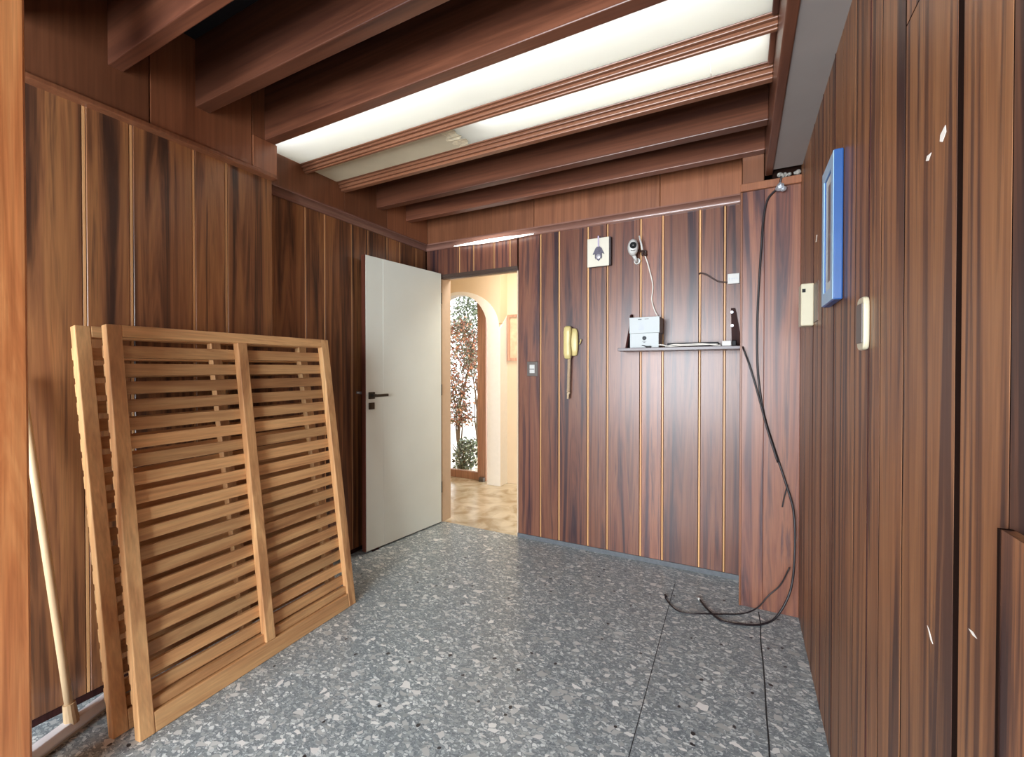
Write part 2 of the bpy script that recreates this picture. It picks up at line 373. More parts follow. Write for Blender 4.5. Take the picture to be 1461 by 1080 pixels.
# left wall: near run stands proud of the far one
LS = [.736, .882, 1.113, 1.256]
b = MB()
plank_run(b, 'y', [-2.5, -2.2, -1.9, -1.6, -1.35, -1.1, -.85, -.6, -.35, -.1, .12, .36, .56] + LS + [1.497], XN, 1, .02, .03, 2.27, .014, .0105, [-.1, .12, .36] + LS, .001)
b.box(-2.45, XN - .02, -2.5, 1.49, 0, ZC, 2)
RS = [1.802, 1.942, 2.162, 2.31, 2.50, 2.64, 2.83]
plank_run(b, 'y', [1.45] + RS + [YB], XL, 1, .02, .03, 2.27, .011, .008, RS, .001)
b.box(-2.45, XL - .02, 1.45, YB + .1, 0, ZC, 2)
struct(b.build('wall_left', [M['left_wood'], M['strip'], M['groove']], bevel=.0015, segs=1))
b = MB(); b.box(XN - .02, XN - .006, -2.4, 1.48, 0, .03); b.box(XL - .02, XL - .006, 1.48, YB, 0, .03)
struct(b.build('baseboard_left', M['bracket']))

# right wall: dark grooves between planks, one wide joint
b = MB()
RW = [2.66, 2.50, 2.31, 2.08, 1.86, 1.62, 1.448, 1.205, 1.053]
RW = RW[::-1]
plank_run(b, 'y', RW, XR, -1, .02, .0, ZC, .007)
for s_ in (2.20, 1.975, 1.74, 1.30): b.box(XR - .0015, XR, s_ - .003, s_ + .003, 0, ZC, 1)
b.box(XR, XR + .02, .832, 1.0495, 0, 1.893); b.box(XR, XR + .02, .832, 1.0495, 1.897, ZC, 0, (.95, .2, .4, 1))
b.box(XR, XR + .02, .69, .812, 0, ZC, 0, (.2, .62, .35, 1))
plank_run(b, 'y', [-2.4, -2.15, -1.9, -1.6, -1.35, -1.1, -.85, -.6, -.4, -.15, .1, .33, .53, .69], XR, -1, .02, .0, ZC, .007)
b.box(XR + .02, XR + .1, -2.5, YB + .1, 0, ZC, 2)
b.box(XR + .0004, XR + .02, -2.4, 2.66, 0, ZC, 2)
wr = struct(b.build('wall_right', [M['right_wood'], M['bracket'], M['groove']]))
b = MB()                                                          # chipped spots showing plaster
def flake(y, z, pts, x=XR):
    b.poly([(x - .0004, y + a, z + c * .5) for a, c in pts], (.001, 0, 0))
flake(.937, 1.609, [(-.012, .004), (0, -.012), (.011, -.004), (.006, .008)])
flake(.882, 1.617, [(-.010, .022), (-.013, 0), (0, -.018), (.010, -.008), (.008, .010)])
flake(.912, .853, [(-.012, -.018), (-.003, -.016), (.012, .016), (.004, .010)])
flake(2.13, 1.79, [(-.02, .02), (0, .03), (.02, -.02), (0, -.025)])
flake(.77, .93, [(-.012, .0), (0, .006), (.012, .002), (0, -.004)])
b.build('paint_chip', M['flake'], parent=wr)
b = MB(); b.box(XR - .012, XR + .001, -.3, .672, 0, 1.094); b.box(XR - .013, XR - .0005, .672, .678, 0, 1.094, 1)
struct(b.build('trim_3', [M['right_wood'], M['groove']]))

# boxed-in pipe pilaster in the far right corner
b = MB(); b.box(.105, XR, 2.65, YB + .02, 0, 2.205, 0); b.box(0, .105, 2.65, YB + .02, 0, 2.205, 0, (.75, .3, .6, 1))
b.box(-.006, .004, 2.645, 2.66, 0, 2.205, 1)
b.box(-.008, XR, 2.635, YB, 2.205, 2.245, 1)
b.box(.002, .104, 2.70, YB, 2.245, ZC, 1)
struct(b.build('wall_pilaster', [M['back_wood'], M['fascia']], bevel=.002, segs=1))

# fascias and coves round the top of the walls
b = MB(); 
for y0, y1 in ((-1.0, .50), (.503, .93), (.933, 1.36)): b.box(XN - .02, -2.172, y0, y1, 2.282, ZC)
b.box(XN - .02, -2.168, 1.363, 1.492, 2.282, 2.44, 0, (1, .4, .2, 1)); b.box(XN - .02, -2.172, 1.363, 1.488, 2.44, ZC)
b.box(XN - .02, -2.164, -1.0, 1.493, 2.262, 2.282)
struct(b.build('trim_4', M['fascia'], bevel=.003))
b = MB()
for y0, y1 in ((1.45, 2.05), (2.053, 2.44), (2.443, 2.905)): b.box(XL - .02, -2.30, y0, y1, 2.29, ZC)
struct(b.build('trim_5', M['fascia'], bevel=.002))
b = MB()
for x0, x1 in ((-2.30, -1.335), (-1.332, -.46), (-.457, .0)): b.box(x0, x1, 2.905, YB + .02, 2.29, ZC)
struct(b.build('trim_6', M['fascia'], bevel=.002))
def cove_pts(n=7):
    # profile (outward, z): rises from the wall and flares out under the fascia
    pts = [(0, 2.250), (.012, 2.250), (.016, 2.257)]
    for k in range(n + 1):
        a = k / n * math.pi / 2; pts.append((.016 + .039 * (1 - math.cos(a)), 2.257 + .026 * math.sin(a)))
    return pts + [(.060, 2.283), (.060, 2.292), (0, 2.292)]
b = MB(); b.poly([(XL + o, 1.46, z) for o, z in cove_pts()], (0, YB - 1.46, 0)); struct(b.build('trim_7', M['cove_y']))
b = MB(); b.poly([(XL, YB - o, z) for o, z in cove_pts()], (-XL + 0.0, 0, 0)); struct(b.build('trim_8', M['cove_x']))

# ceiling edge board and plaster soffit along the right wall
b = MB(); b.box(.106, .140, -2.4, 2.655, 2.272, ZC); struct(b.build('trim_9', M['cherry_y'], bevel=.004))
b = MB(); b.box(.140, XR + .02, -2.4, 2.60, 2.278, ZC); struct(b.build('trim_10', M['soffit']))
b = MB(); b.box(.140, XR, 2.655, YB, 2.245, ZC); struct(b.build('trim_11', M['groove']))

# rear wall with the glazed opening the daylight comes through
b = MB()
b.box(-2.45, -2.1, -2.5, -2.42, 0, ZC); b.box(.1, XR + .1, -2.5, -2.42, 0, ZC); b.box(-2.1, .1, -2.5, -2.42, 0, .3); b.box(-2.1, .1, -2.5, -2.42, 2.3, ZC)
struct(b.build('wall_rear', M['left_wood']))
b = MB()
for x in (-2.1, -1.37, -.63, .06): b.box(x, x + .04, -2.45, -2.41, .3, 2.3)
b.box(-2.1, .1, -2.45, -2.41, .3, .34); b.box(-2.1, .1, -2.45, -2.41, 2.26, 2.3)
struct(b.build('window_1', M['white_plastic']))

# ------------------------------------------------------------------ ceiling beams and light panels
def beam(name, x0, x1, y0, y1, z0, z1, label, group=None):
    b = MB(); b.box(x0, x1, y0, y1, z0, z1)
    return tag(b.build(name, M['cherry_x'], bevel=.004), label, 'beam')
beam('ceiling_beam', -2.172, .106, .795, .845, 2.44, ZC, 'brown ceiling beam nearest the viewer, at the top left corner')
beam('ceiling_beam', -2.172, .106, 1.102, 1.162, 2.44, ZC, 'brown ceiling beam between the nearest beam and the beam edging the light panels')
beam('ceiling_beam', -2.172, .106, 1.425, 1.482, 2.44, ZC, 'brown ceiling beam along the near edge of the larger light panel')
for k in range(10):                                                # beams over the viewer, outside the frame; they shade the ceiling
    b = MB(); b.box(-2.172, .106, .455 - .31 * k, .510 - .31 * k, 2.44, ZC); struct(b.build('trim_%d' % (20 + k), M['cherry_x'], bevel=.004))
beam('ceiling_beam', -2.30, .106, 2.335, 2.392, 2.408, ZC, 'brown ceiling joist just beyond the light panels, first of two')
beam('ceiling_beam', -2.30, .106, 2.643, 2.700, 2.408, ZC, 'brown ceiling joist nearest the back wall, behind the other joist')
b = MB(); b.box(-2.30, .106, 1.722, 1.800, 2.462, 2.64); b.box(-2.30, .106, 1.732, 1.792, 2.450, 2.462); b.box(-2.30, .106, 1.744, 1.780, 2.434, 2.450); b.box(-2.30, .106, 1.754, 1.770, 2.426, 2.434)
tag(b.build('panel_divider', M['bar'], bevel=.003), 'moulded brown bar between the two ceiling light panels', 'beam')
b = MB(); b.box(-2.30, .106, 1.990, 2.060, 2.462, 2.64); b.box(-2.30, .106, 2.000, 2.058, 2.448, 2.462); b.box(-2.30, .106, 2.010, 2.056, 2.430, 2.448); b.box(-2.30, .106, 2.022, 2.054, 2.415, 2.430)
tag(b.build('panel_divider', M['bar'], bevel=.003), 'moulded brown bar closing the narrower light panel on its far side', 'beam')
# right end frame of the light panels
b = MB(); b.box(.086, .106, 1.482, 1.722, 2.452, 2.50); b.box(.086, .106, 1.80, 1.99, 2.452, 2.50); struct(b.build('trim_12', M['cherry_y'], bevel=.003))
b = MB(); b.box(-2.30, .106, 1.482, 2.06, 2.64, 2.655); b.box(-2.30, .106, 1.482, 1.487, 2.50, 2.64)
b.box(-2.30, .106, 1.717, 1.722, 2.48, 2.64); b.box(-2.30, .106, 1.80, 1.805, 2.48, 2.64); b.box(-2.30, .106, 1.985, 1.990, 2.48, 2.64)
b.box(-2.30, -2.292, 1.482, 1.99, 2.48, 2.64); b.box(.098, .106, 1.482, 1.99, 2.50, 2.64)
struct(b.build('trim_13', M['lightbox']))
t = thing('ceiling_light', (-1.05, 1.6, 2.466), 'larger lit white ceiling panel, nearer of the two, set beside the near beam', 'ceiling light')
b = MB(); b.box(-2.292, .098, 1.483, 1.721, 2.466, 2.469); b.build('diffuser', M['diffuser'], t)
for x0, x1 in ((-2.24, -1.07), (-1.04, .09)):
    b = MB(); b.cyl((x0, 1.512, 2.535), (1, 0, 0), .014, x1 - x0, 12); b.build('fluorescent_tube', M['tube'], t)
t = thing('ceiling_light', (-.55, 1.9, 2.466), 'narrower lit ceiling panel beyond the moulded divider, with a fine seam near its right end', 'ceiling light')
b = MB(); b.box(-1.30, -.115, 1.801, 1.989, 2.466, 2.469); b.box(-.113, .098, 1.801, 1.989, 2.466, 2.469); b.build('diffuser', M['diffuser'], t)
b = MB(); b.cyl((-1.16, 1.832, 2.535), (1, 0, 0), .014, 1.24, 12); b.build('fluorescent_tube', M['tube'], t)
b = MB(); b.box(-2.298, -1.31, 1.801, 1.989, 2.463, 2.471)
tag(b.build('blank_panel', M['deadboard']), 'unlit beige board filling the left end of the narrower ceiling panel', 'panel')
b = MB(); rr = random.Random(3)
prev = None
pts0 = [(-1.355 + rr.uniform(-.02, .02), 1.803 + k * .0165, 2.462) for k in range(12)]
pts1 = [(-1.285 + rr.uniform(-.025, .025), 1.803 + k * .0165, 2.458 + rr.uniform(-.005, .003)) for k in range(12)]
for k in range(11): b.poly([pts0[k], pts1[k], pts1[k + 1], pts0[k + 1]], (0, 0, .0015))
tag(b.build('torn_tape', plain('torn_tape', (226, 216, 186), .4, var=.2, scale=70)), 'crumpled torn strip at the seam between the beige board and the lit panel', 'tape')
# emissive tapered strip added to give the bright streak on the cornice
t = thing('cornice_streak', (-1.69, YB - .04, 2.252), 'slim bright streak built as a glowing white strip on the cornice above the doorway', 'lamp')
b = MB(); b.box(-1.95, -1.44, YB - .050, YB - .014, 2.247, 2.253); b.build('housing', M['white_plastic'], t)  # plate behind the added glowing strip
b = MB(); b.tube([(-2.04 + .7 * k / 14, YB - .045, 2.247) for k in range(15)], [.0015 + .0125 * math.sin(math.pi * k / 14) for k in range(15)], 10); b.build('tube', M['cornice_glow'], t)  # ends taper so the bright streak thins out

# ------------------------------------------------------------------ the open white door
d0, d1 = Vector((-2.180, 2.930, 0)), Vector((-2.272, 2.205, 0)); dv = (d1 - d0); dl = dv.length; dv.normalize(); dn = Vector((-dv.y, dv.x, 0))
if dn.x < 0: dn = -dn
mx = Matrix(((dv.x, dn.x, 0, d0.x), (dv.y, dn.y, 0, d0.y), (0, 0, 1, 0), (0, 0, 0, 1)))   # local: u along leaf, v out of the white face
door = bpy.data.objects.new('door_1', None); door.location = d0; COL.objects.link(door); struct(door)
b = MB(); b.box(0, dl, -.034, 0, .012, 2.045, 0, mx=mx); b.box(0, dl - .145, -.001, .0012, .012, 2.045, 0, mx=mx); b.build('door_leaf', M['door_white'], door, bevel=.002)
b = MB(); b.box(dl, dl + .008, -.036, -.002, .012, 2.047, 0, mx=mx); b.box(0, dl, -.036, -.0335, .012, 2.045, 0, mx=mx); b.build('door_edging', M['door_edge'], door)
b = MB(); b.box(dl - .068, dl - .018, 0, .010, 1.060, 1.108, 0, mx=mx); b.box(dl - .055, dl - .034, .010, .045, 1.074, 1.095, 0, mx=mx)
b.box(dl - .155, dl - .034, .032, .048, 1.074, 1.093, 0, mx=mx)
b.build('lever_handle', M['metal_dark'], door, bevel=.003)
b = MB(); b.box(dl - .066, dl - .020, 0, .008, .988, 1.034, 0, mx=mx); b.box(dl - .050, dl - .034, .008, .011, 1.0, 1.022, 0, mx=mx)
b.build('keyhole_plate', M['metal_dark'], door, bevel=.002)
b = MB(); b.tube([mx @ Vector((dl - .04, -.034, 1.10)), mx @ Vector((dl - .04, -.07, 1.10)), mx @ Vector((dl - .02, -.075, 1.10)), mx @ Vector((dl + .02, -.075, 1.105))], .009, 8); b.build('rear_handle', M['steel'], door)
for z in (.25, 1.05, 1.80):
    b = MB(); b.cyl(mx @ Vector((-.008, -.004, z)), (0, 0, 1), .007, .09, 10); b.build('hinge', M['metal_dark'], door)
b = MB(); b.box(dl - .10, dl - .05, -.03, .006, .0, .012, 0, mx=mx); b.build('door_stop', M['bracket'], door)

# ------------------------------------------------------------------ left foreground post
b = MB(); b.box(-1.93, -1.75, .22, .4635, 0, ZC)
struct(b.build('trim_14', M['post'], bevel=.006))

# ------------------------------------------------------------------ lattice panels leaning on the left wall
def lattice(base, yaw, lean, L, H, label, seed, cstile=True):
    rnd = random.Random(seed)
    t = thing('slatted_panel', base, label, 'panel', 'slatted wooden panels leaning on the left wall')
    # local frame: u along bottom (to +y), w out of front (+x), s up the panel; origin at front bottom near corner
    u = Vector((-math.sin(yaw), math.cos(yaw), 0)); n = Vector((math.cos(yaw), math.sin(yaw), 0))
    s = Vector((0, 0, 1)) * math.cos(lean) - n * math.sin(lean); w = n * math.cos(lean) + Vector((0, 0, 1)) * math.sin(lean)
    D = .034
    def bx(b, u0, u1, w0, w1, s0, s1, tone=None):
        tone = tone or (rnd.random(), rnd.random(), rnd.random(), 1)
        m = Matrix.Identity(4)
        for i, a in enumerate((w, u, s)):
            for j in range(3): m[j][i] = a[j]
        # lift so the bottom back edge stays on the floor
        m.translation = Vector(base) + Vector((0, 0, .0))
        b.box(w0, w1, u0, u1, s0, s1, 0, tone, m)
    def part(name, mat, *a, **k):
        b = MB(); bx(b, *a, **k); return b.build(name, mat, t, bevel=.003)
    part('side_stile', M['lat_z'], 0, .046, -D, 0, 0, H, tone=(.8, .1, .3, 1)); part('side_stile', M['lat_z'], L - .046, L, -D, 0, 0, H, tone=(.5, .6, .2, 1))
    part('centre_stile', M['lat_z'], L / 2 - .022, L / 2 + .022, -D, .0005, .071, H - .042, tone=(.6, .8, .7, 1))
    part('top_rail', M['lat_y'], .046, L - .046, -D, 0, H - .043, H, tone=(.85, .3, .5, 1))
    b = MB(); bx(b, .046, L - .046, -D - .010, -.001, 0, .070, (.55, .35, .1, 1)); bx(b, .046, L - .046, -D - .012, -.014, .072, .108, (.45, .75, .1, 1)); b.build('bottom_rail', M['lat_y'], t, bevel=.003)
    b = MB(); p = .0672; s0 = .116
    for k in range(19):
        bx(b, .004, L - .004, -D - .016, -D + .004, s0 + k * p, s0 + k * p + .046)
    b.build('slat_panel', M['lat_y'], t, bevel=.002)
    return t
lean1 = math.asin(.2 / 1.44)
lattice((-1.800, .730, .001), R(2.6), lean1, .985, 1.442, 'front slatted wooden panel with a centre upright, leaning over the other panel', 5)
lattice((-1.897, .694, .001), R(2.6), math.asin(.245 / 1.445), .985, 1.448, 'rear slatted wooden panel, its left upright showing behind the front panel', 11)

# ------------------------------------------------------------------ floor squeegee behind the post
t = thing('floor_squeegee', (-2.07, .60, 0), 'floor squeegee with pale wooden stick and white head behind the slatted panels', 'squeegee')
hd = Vector((-.075, .18, 0)).normalized(); hn = Vector((hd.y, -hd.x, 0))
m4 = Matrix(((hd.x, hn.x, 0, -2.066), (hd.y, hn.y, 0, .640), (0, 0, 1, 0), (0, 0, 0, 1)))
b = MB(); b.poly([m4 @ Vector((-.24, y, z)) for y, z in ((-.024, .012), (.024, .012), (.028, .022), (.016, .046), (-.016, .046), (-.028, .022))], hd * .40)
b.build('head', M['rubber_white'], t, bevel=.003)
b = MB(); b.box(-.235, .155, -.018, -.010, .0, .02, 0, mx=m4); b.box(-.235, .155, .010, .018, .0, .02, 0, mx=m4); b.build('rubber_blade', M['white_plastic'], t)
sa, sb = Vector((-2.064, .642, .035)), Vector((-2.176, .555, 1.24)); ax = (sb - sa).normalized()
b = MB(); b.cyl(sa + ax * -.0, ax, .021, .07, 14, r2=.017); b.build('socket', M['handle_wood'], t)
b = MB(); b.tube([sa + ax * (.03 + k * .2) for k in range(6)] + [sb], .0125, 12, tone=(.7, .3, .3, 1)); b.build('stick', M['handle_wood'], t)

# ------------------------------------------------------------------ back wall: switch, phone, chime, camera
t = thing('light_switch', (-1.367, YB, 1.212), 'dark framed light switch with white rocker beside the doorway', 'switch')
b = MB(); b.box(-1.410, -1.325, YB - .010, YB, 1.213, 1.322); b.build('plate', M['grey_plastic'], t, bevel=.004)
b = MB(); b.box(-1.388, -1.347, YB - .015, YB - .009, 1.236, 1.298); b.build('rocker', M['white_plastic'], t, bevel=.003)
b = MB(); b.box(-1.386, -1.349, YB - .0165, YB - .014, 1.262, 1.268); b.build('rocker_gap', M['grey_plastic'], t)

t = thing('wall_telephone', (-1.06, YB, 1.335), 'cream wall telephone with handset hanging beside the light switch', 'telephone')
rings = []
for z, rx, dy in ((1.358, .020, .020), (1.366, .031, .027), (1.40, .037, .032), (1.46, .039, .034), (1.52, .036, .032), (1.544, .029, .027), (1.552, .018, .018)):
    rings.append(ring_xy(-1.050, YB - dy / 2 + .001, z, rx, dy / 2, 24, 3.2))
b = MB(); b.loft(rings); b.build('base', M['cream'], t)
rings = []
for z, ry, dy, rx in ((1.338, .030, .012, .014), (1.343, .031, .020, .022), (1.375, .034, .023, .027), (1.405, .040, .019, .026), (1.45, .046, .014, .0235), (1.495, .044, .016, .025), (1.525, .037, .022, .027), (1.556, .034, .022, .024), (1.567, .032, .012, .015)):
    rings.append(ring_xy(-1.082 + .004 * abs(z - 1.45) / .1, YB - .030 - .35 * ry, z, rx * 1.05, dy, 24, 2.8))
b = MB(); b.loft(rings); b.build('handset', M['cream'], t)
b = MB(); b.tube([(-1.004, YB - .012, 1.44), (-.995, YB - .02, 1.452), (-.990, YB - .02, 1.468), (-.993, YB - .02, 1.474)], .004, 8); b.build('hook', M['cream'], t)
hel = []
for k in range(26 * 12 + 1):
    a = 2 * math.pi * k / 12; z = 1.338 - k / 312 * .235
    hel.append((-1.070 - .006 * (k / 312) + .0095 * math.cos(a), YB - .035 + .0095 * math.sin(a), z))
hel += [(-1.078, YB - .035, 1.095), (-1.077, YB - .035, 1.058)]
b = MB(); b.tube(hel[:-2], .0030, 6); b.tube([hel[-3], hel[-2], hel[-1]], .0095, 8); b.build('coiled_cord', M['cream_cord'], t)

t = thing('door_chime', (-.86, YB, 1.962), 'square cream chime box with dark sides above the telephone', 'doorbell chime')
b = MB(); b.box(-.938, -.787, YB - .044, YB - .038, 1.961, 2.153); b.build('cover', M['chime'], t, bevel=.003)
b = MB(); b.box(-.935, -.7775, YB - .0375, YB, 1.966, 2.154); b.build('case', M['chime_side'], t)
t = thing('hand_charm', (-.858, YB - .048, 2.0), 'small pewter hand charm on a ribbon hanging over the cream chime box', 'charm')
Y0 = YB - .052
out = [(-.030, 2.052), (-.036, 2.040), (-.030, 2.044), (-.024, 2.050)]
hand = [(-.010, 2.092), (.010, 2.092), (.022, 2.080), (.028, 2.064), (.039, 2.044), (.034, 2.040), (.024, 2.048), (.024, 2.020), (.019, 2.008), (.013, 2.020), (.010, 2.004), (.000, 1.996), (-.010, 2.004), (-.013, 2.020), (-.019, 2.008), (-.024, 2.020), (-.024, 2.048), (-.034, 2.040), (-.039, 2.044), (-.028, 2.064), (-.022, 2.080)]
b = MB(); b.poly([(-.858 + x, Y0, z) for x, z in hand], (0, .006, 0)); b.build('hand', M['pewter'], t)
b = MB(); b.loft([ring_xz(-.858, Y0 - .0012, 2.026, .015, .016, 16), ring_xz(-.858, Y0, 2.026, .017, .018, 16)]); b.build('eye', M['pewter_light'], t)
b = MB(); b.box(-.863, -.853, Y0 + .001, Y0 + .003, 2.09, 2.166); b.box(-.863, -.853, Y0 + .001, YB, 2.164, 2.166); b.build('ribbon', M['ribbon'], t)

t = thing('security_camera', (-.61, YB, 1.955), 'white ball security camera on a bracket with a stub antenna high on the wall', 'camera')
hc = Vector((-.622, 2.885, 2.050)); fwd = Vector((.22, -.95, -.18)).normalized(); rtv = Vector((0, 0, 1)).cross(fwd).normalized(); upv = fwd.cross(rtv)
rings = []
for f, sc in ((-.034, .25), (-.030, .62), (-.016, .94), (0, 1.0), (.014, .95), (.025, .78), (.031, .62)):
    rings.append([hc + fwd * f + rtv * .034 * sc * math.cos(a) + upv * .054 * sc * math.sin(a) for a in (2 * math.pi * k / 24 for k in range(24))])
b = MB(); b.loft(rings); b.build('body', M['white_plastic'], t)
lc = hc + upv * .012
b = MB(); b.cyl(lc + fwd * .024, fwd, .021, .011, 24); b.build('lens', M['lens'], t)
b = MB(); b.cyl(lc + fwd * .0345, fwd, .004, .0012, 12); b.build('lens_glint', M['grey_plastic'], t)
arc = [hc + fwd * (.0315 - .002) + rtv * .018 * math.sin(a) - upv * (.012 + .010 * math.cos(a)) for a in (R(-55 + 11 * k) for k in range(11))]
b = MB(); b.tube(arc, .0028, 6); b.build('sensor_strip', M['grey_plastic'], t)
b = MB(); b.tube([hc - fwd * .01 - upv * .04, Vector((-.612, 2.90, 1.985)), Vector((-.608, 2.94, 1.966))], [.013, .011, .011], 10); b.cyl((-.607, 2.936, 1.972), (0, 1, 0), .02, .024, 16); b.build('bracket', M['white_plastic'], t)
b = MB(); b.tube([(-.566, 2.90, 2.030), (-.574, 2.90, 2.075), (-.586, 2.90, 2.124)], [.0065, .006, .005], 10); b.build('antenna', M['white_plastic'], t)
b = MB(); b.tube([hc - fwd * .02, Vector((-.58, 2.93, 2.03)), Vector((-.566, 2.90, 2.03))], .006, 8)
kn = [(-.562 + .016 * math.sin(k * 1.9), 2.935 + .008 * math.sin(k * 1.3), 2.018 + .018 * math.cos(k * 2.3)) for k in range(14)]
b.tube(spline(kn, 5), .0032, 6); b.build('cable_knot', M['brown_cable'], t)
b = MB(); b.tube(spline([(-.560, 2.945, 2.01), (-.545, 2.95, 1.965), (-.534, 2.95, 1.925), (-.512, 2.95, 1.83), (-.509, 2.95, 1.78), (-.515, 2.95, 1.72), (-.502, 2.945, 1.66), (-.476, 2.94, 1.605), (-.462, 2.93, 1.594)], 6), .0042, 8)
tag(b.build('camera_lead', M['white_cable']), 'thin white lead dropping from the security camera to the white boxes', 'cable')

t = thing('junction_box', (-.043, YB, 1.776), 'small white junction box near the right end of the back wall', 'junction box')
b = MB(); b.box(-.075, -.011, YB - .022, YB, 1.776, 1.836); b.build('housing', M['white_plastic'], t, bevel=.003)
b = MB()
for k in range(4): b.box(-.068 + k * .0135, -.061 + k * .0135, YB - .0232, YB - .0215, 1.792 + .012, 1.797 + .012); b.box(-.066 + k * .0135, -.064 + k * .0135, YB - .0232, YB - .0215, 1.788, 1.806)
b.build('terminal_slot', M['print_grey'], t)
b = MB(); b.tube(spline([(-.232, 2.964, 1.857), (-.222, 2.945, 1.858), (-.19, 2.946, 1.845), (-.15, 2.95, 1.815), (-.12, 2.952, 1.797), (-.072, 2.948, 1.787)], 6), .0045, 8)
tag(b.build('wall_cable', M['brown_cable']), 'short dark cable running from a hole in the planks to the junction box', 'cable')

# ------------------------------------------------------------------ shelf and what stands on it
t = thing('wall_shelf', (-.34, YB, 1.378), 'dark narrow wall shelf with upright end brackets on the back wall', 'shelf')
b = MB(); b.box(-.690, -.002, 2.765, YB, 1.379, 1.398); b.build('board', M['shelf'], t, bevel=.002)
def brk(x0, x1):
    pts = [(YB, 1.398), (2.79, 1.398), (2.80, 1.42), (2.84, 1.47), (2.895, 1.55), (2.905, 1.60), (2.915, 1.618), (2.935, 1.626), (YB, 1.626)]
    bb = MB(); bb.poly([(x0, y, z) for y, z in pts], (x1 - x0, 0, 0)); return bb.build('end_bracket', M['bracket'], t, bevel=.002)
brk(-.648, -.636)
b = MB(); b.poly([(x, YB - .014, z) for x, z in ((-.056, 1.632), (-.034, 1.632), (-.026, 1.600), (-.005, 1.47), (-.003, 1.3985), (-.050, 1.3985), (-.053, 1.50))], (0, .0135, 0)); b.build('end_bracket', M['bracket'], t, bevel=.002)
for x, z in ((-.051, 1.607), (-.049, 1.527)):
    b = MB(); b.cyl((x, YB - .014, z), (0, -1, 0), .008, .005, 12); b.build('screw_cap', M['steel'], t)
b = MB(); b.box(-.620, -.447, 2.795, 2.93, 1.3985, 1.489, 0); 
tb = tag(b.build('carton', M['carton'], bevel=.002), 'lower white carton with a round grey emblem, standing on the wall shelf', 'box', 'white cartons on the shelf')
def child(bb, name, mat, par): return bb.build(name, mat, par)
b = MB(); b.loft([ring_xz(-.532, 2.7945, 1.458, .0125, .0125, 20), ring_xz(-.532, 2.7955, 1.458, .0125, .0125, 20)]); b.box(-.545, -.519, 2.7945, 2.7955, 1.437, 1.439); b.box(-.538, -.526, 2.7945, 2.7955, 1.431, 1.434)
b.build('emblem', M['print_dark'], tb)
b = MB(); b.box(-.500, -.488, 2.7945, 2.7955, 1.440, 1.442); b.box(-.497, -.480, 2.7945, 2.7955, 1.446, 1.448); b.build('print', M['print_grey'], tb)
b = MB(); b.box(-.623, -.441, 2.790, 2.935, 1.4895, 1.588, 0)
tb = tag(b.build('carton', M['carton'], bevel=.002), 'upper white carton, slightly wider, stacked on the carton with the emblem', 'box', 'white cartons on the shelf')
b = MB(); b.box(-.570, -.548, 2.7895, 2.7905, 1.572, 1.577); b.box(-.530, -.505, 2.7895, 2.7905, 1.574, 1.577); b.build('print', M['print_dark'], tb)
b = MB(); b.box(-.568, -.532, 2.7895, 2.7905, 1.507, 1.560); b.build('printed_panel', M['print_grey'], tb)
b = MB(); b.box(-.520, -.490, 2.772, 2.79, 1.3985, 1.408); b.tube([(-.52, 2.78, 1.405), (-.536, 2.782, 1.412), (-.545, 2.785, 1.413)], .003, 6)
tag(b.build('plug', M['black_plastic'], bevel=.001), 'tiny black plug lying in front of the lower carton', 'plug')
t = thing('recorder_box', (-.26, 2.86, 1.3985), 'flat black box lying on the shelf right of the cartons', 'recorder')
b = MB(); b.box(-.40, -.118, 2.815, 2.945, 1.402, 1.425); b.build('case', M['black_plastic'], t, bevel=.002)
for x, y in ((-.385, 2.83), (-.135, 2.83), (-.385, 2.93), (-.135, 2.93)):
    b = MB(); b.cyl((x, y, 1.3985), (0, 0, 1), .006, .004, 10); b.build('foot', M['black_plastic'], t)
b = MB(); b.tube(spline([(-.446, 2.80, 1.415), (-.42, 2.79, 1.412), (-.385, 2.785, 1.403), (-.33, 2.79, 1.406), (-.25, 2.788, 1.408), (-.17, 2.79, 1.410), (-.12, 2.785, 1.409)], 5), .004, 7); b.tube(spline([(-.41, 2.80, 1.4025), (-.36, 2.80, 1.414), (-.30, 2.80, 1.413), (-.2, 2.80, 1.416), (-.14, 2.80, 1.405), (-.105, 2.79, 1.403)], 5), .0035, 7)
tag(b.build('shelf_lead', M['white_cable']), 'pale lead lying along the shelf in front of the flat black box', 'cable')
b = MB(); b.box(-.098, -.050, 2.775, 2.815, 1.3985, 1.428); tag(b.build('white_adapter', M['white_plastic'], bevel=.004), 'white plug adapter on the right end of the shelf', 'adapter')
b = MB(); b.box(-.047, -.008 - .016, 2.770, 2.82, 1.3985, 1.430); tag(b.build('black_adapter', M['black_plastic'], bevel=.004), 'black adapter at the right end of the shelf beside the white one', 'adapter')

# ------------------------------------------------------------------ loose cables down the pilaster
yp = 2.64
main = [(.178, yp - .01, 2.25), (.165, yp, 2.20), (.117, yp, 2.144), (.098, yp, 2.03), (.090, yp, 1.90), (.081, yp, 1.73), (.073, yp, 1.475), (.078, yp, 1.25), (.105, yp, 1.04), (.153, yp, .86), (.206, yp - .01, .68), (.238, yp - .02, .545), (.242, yp - .04, .36), (.225, yp - .06, .17), (.165, yp - .10, .04), (.10, yp - .15, .007), (.014, 2.441, .007), (-.079, 2.427, .007), (-.148, 2.506, .007), (-.196, 2.598, .007)]
t = thing('hanging_cable', (.08, yp, 0), 'long black cable hanging down the corner pilaster and curling onto the floor', 'cable')
b = MB(); b.tube(spline(main, 7), .0052, 8); b.build('cable', M['cable'], t)
b = MB(); b.tube([(-.194, 2.593, .007), (-.204, 2.615, .008)], .007, 8); b.build('plug_tip', M['white_plastic'], t)
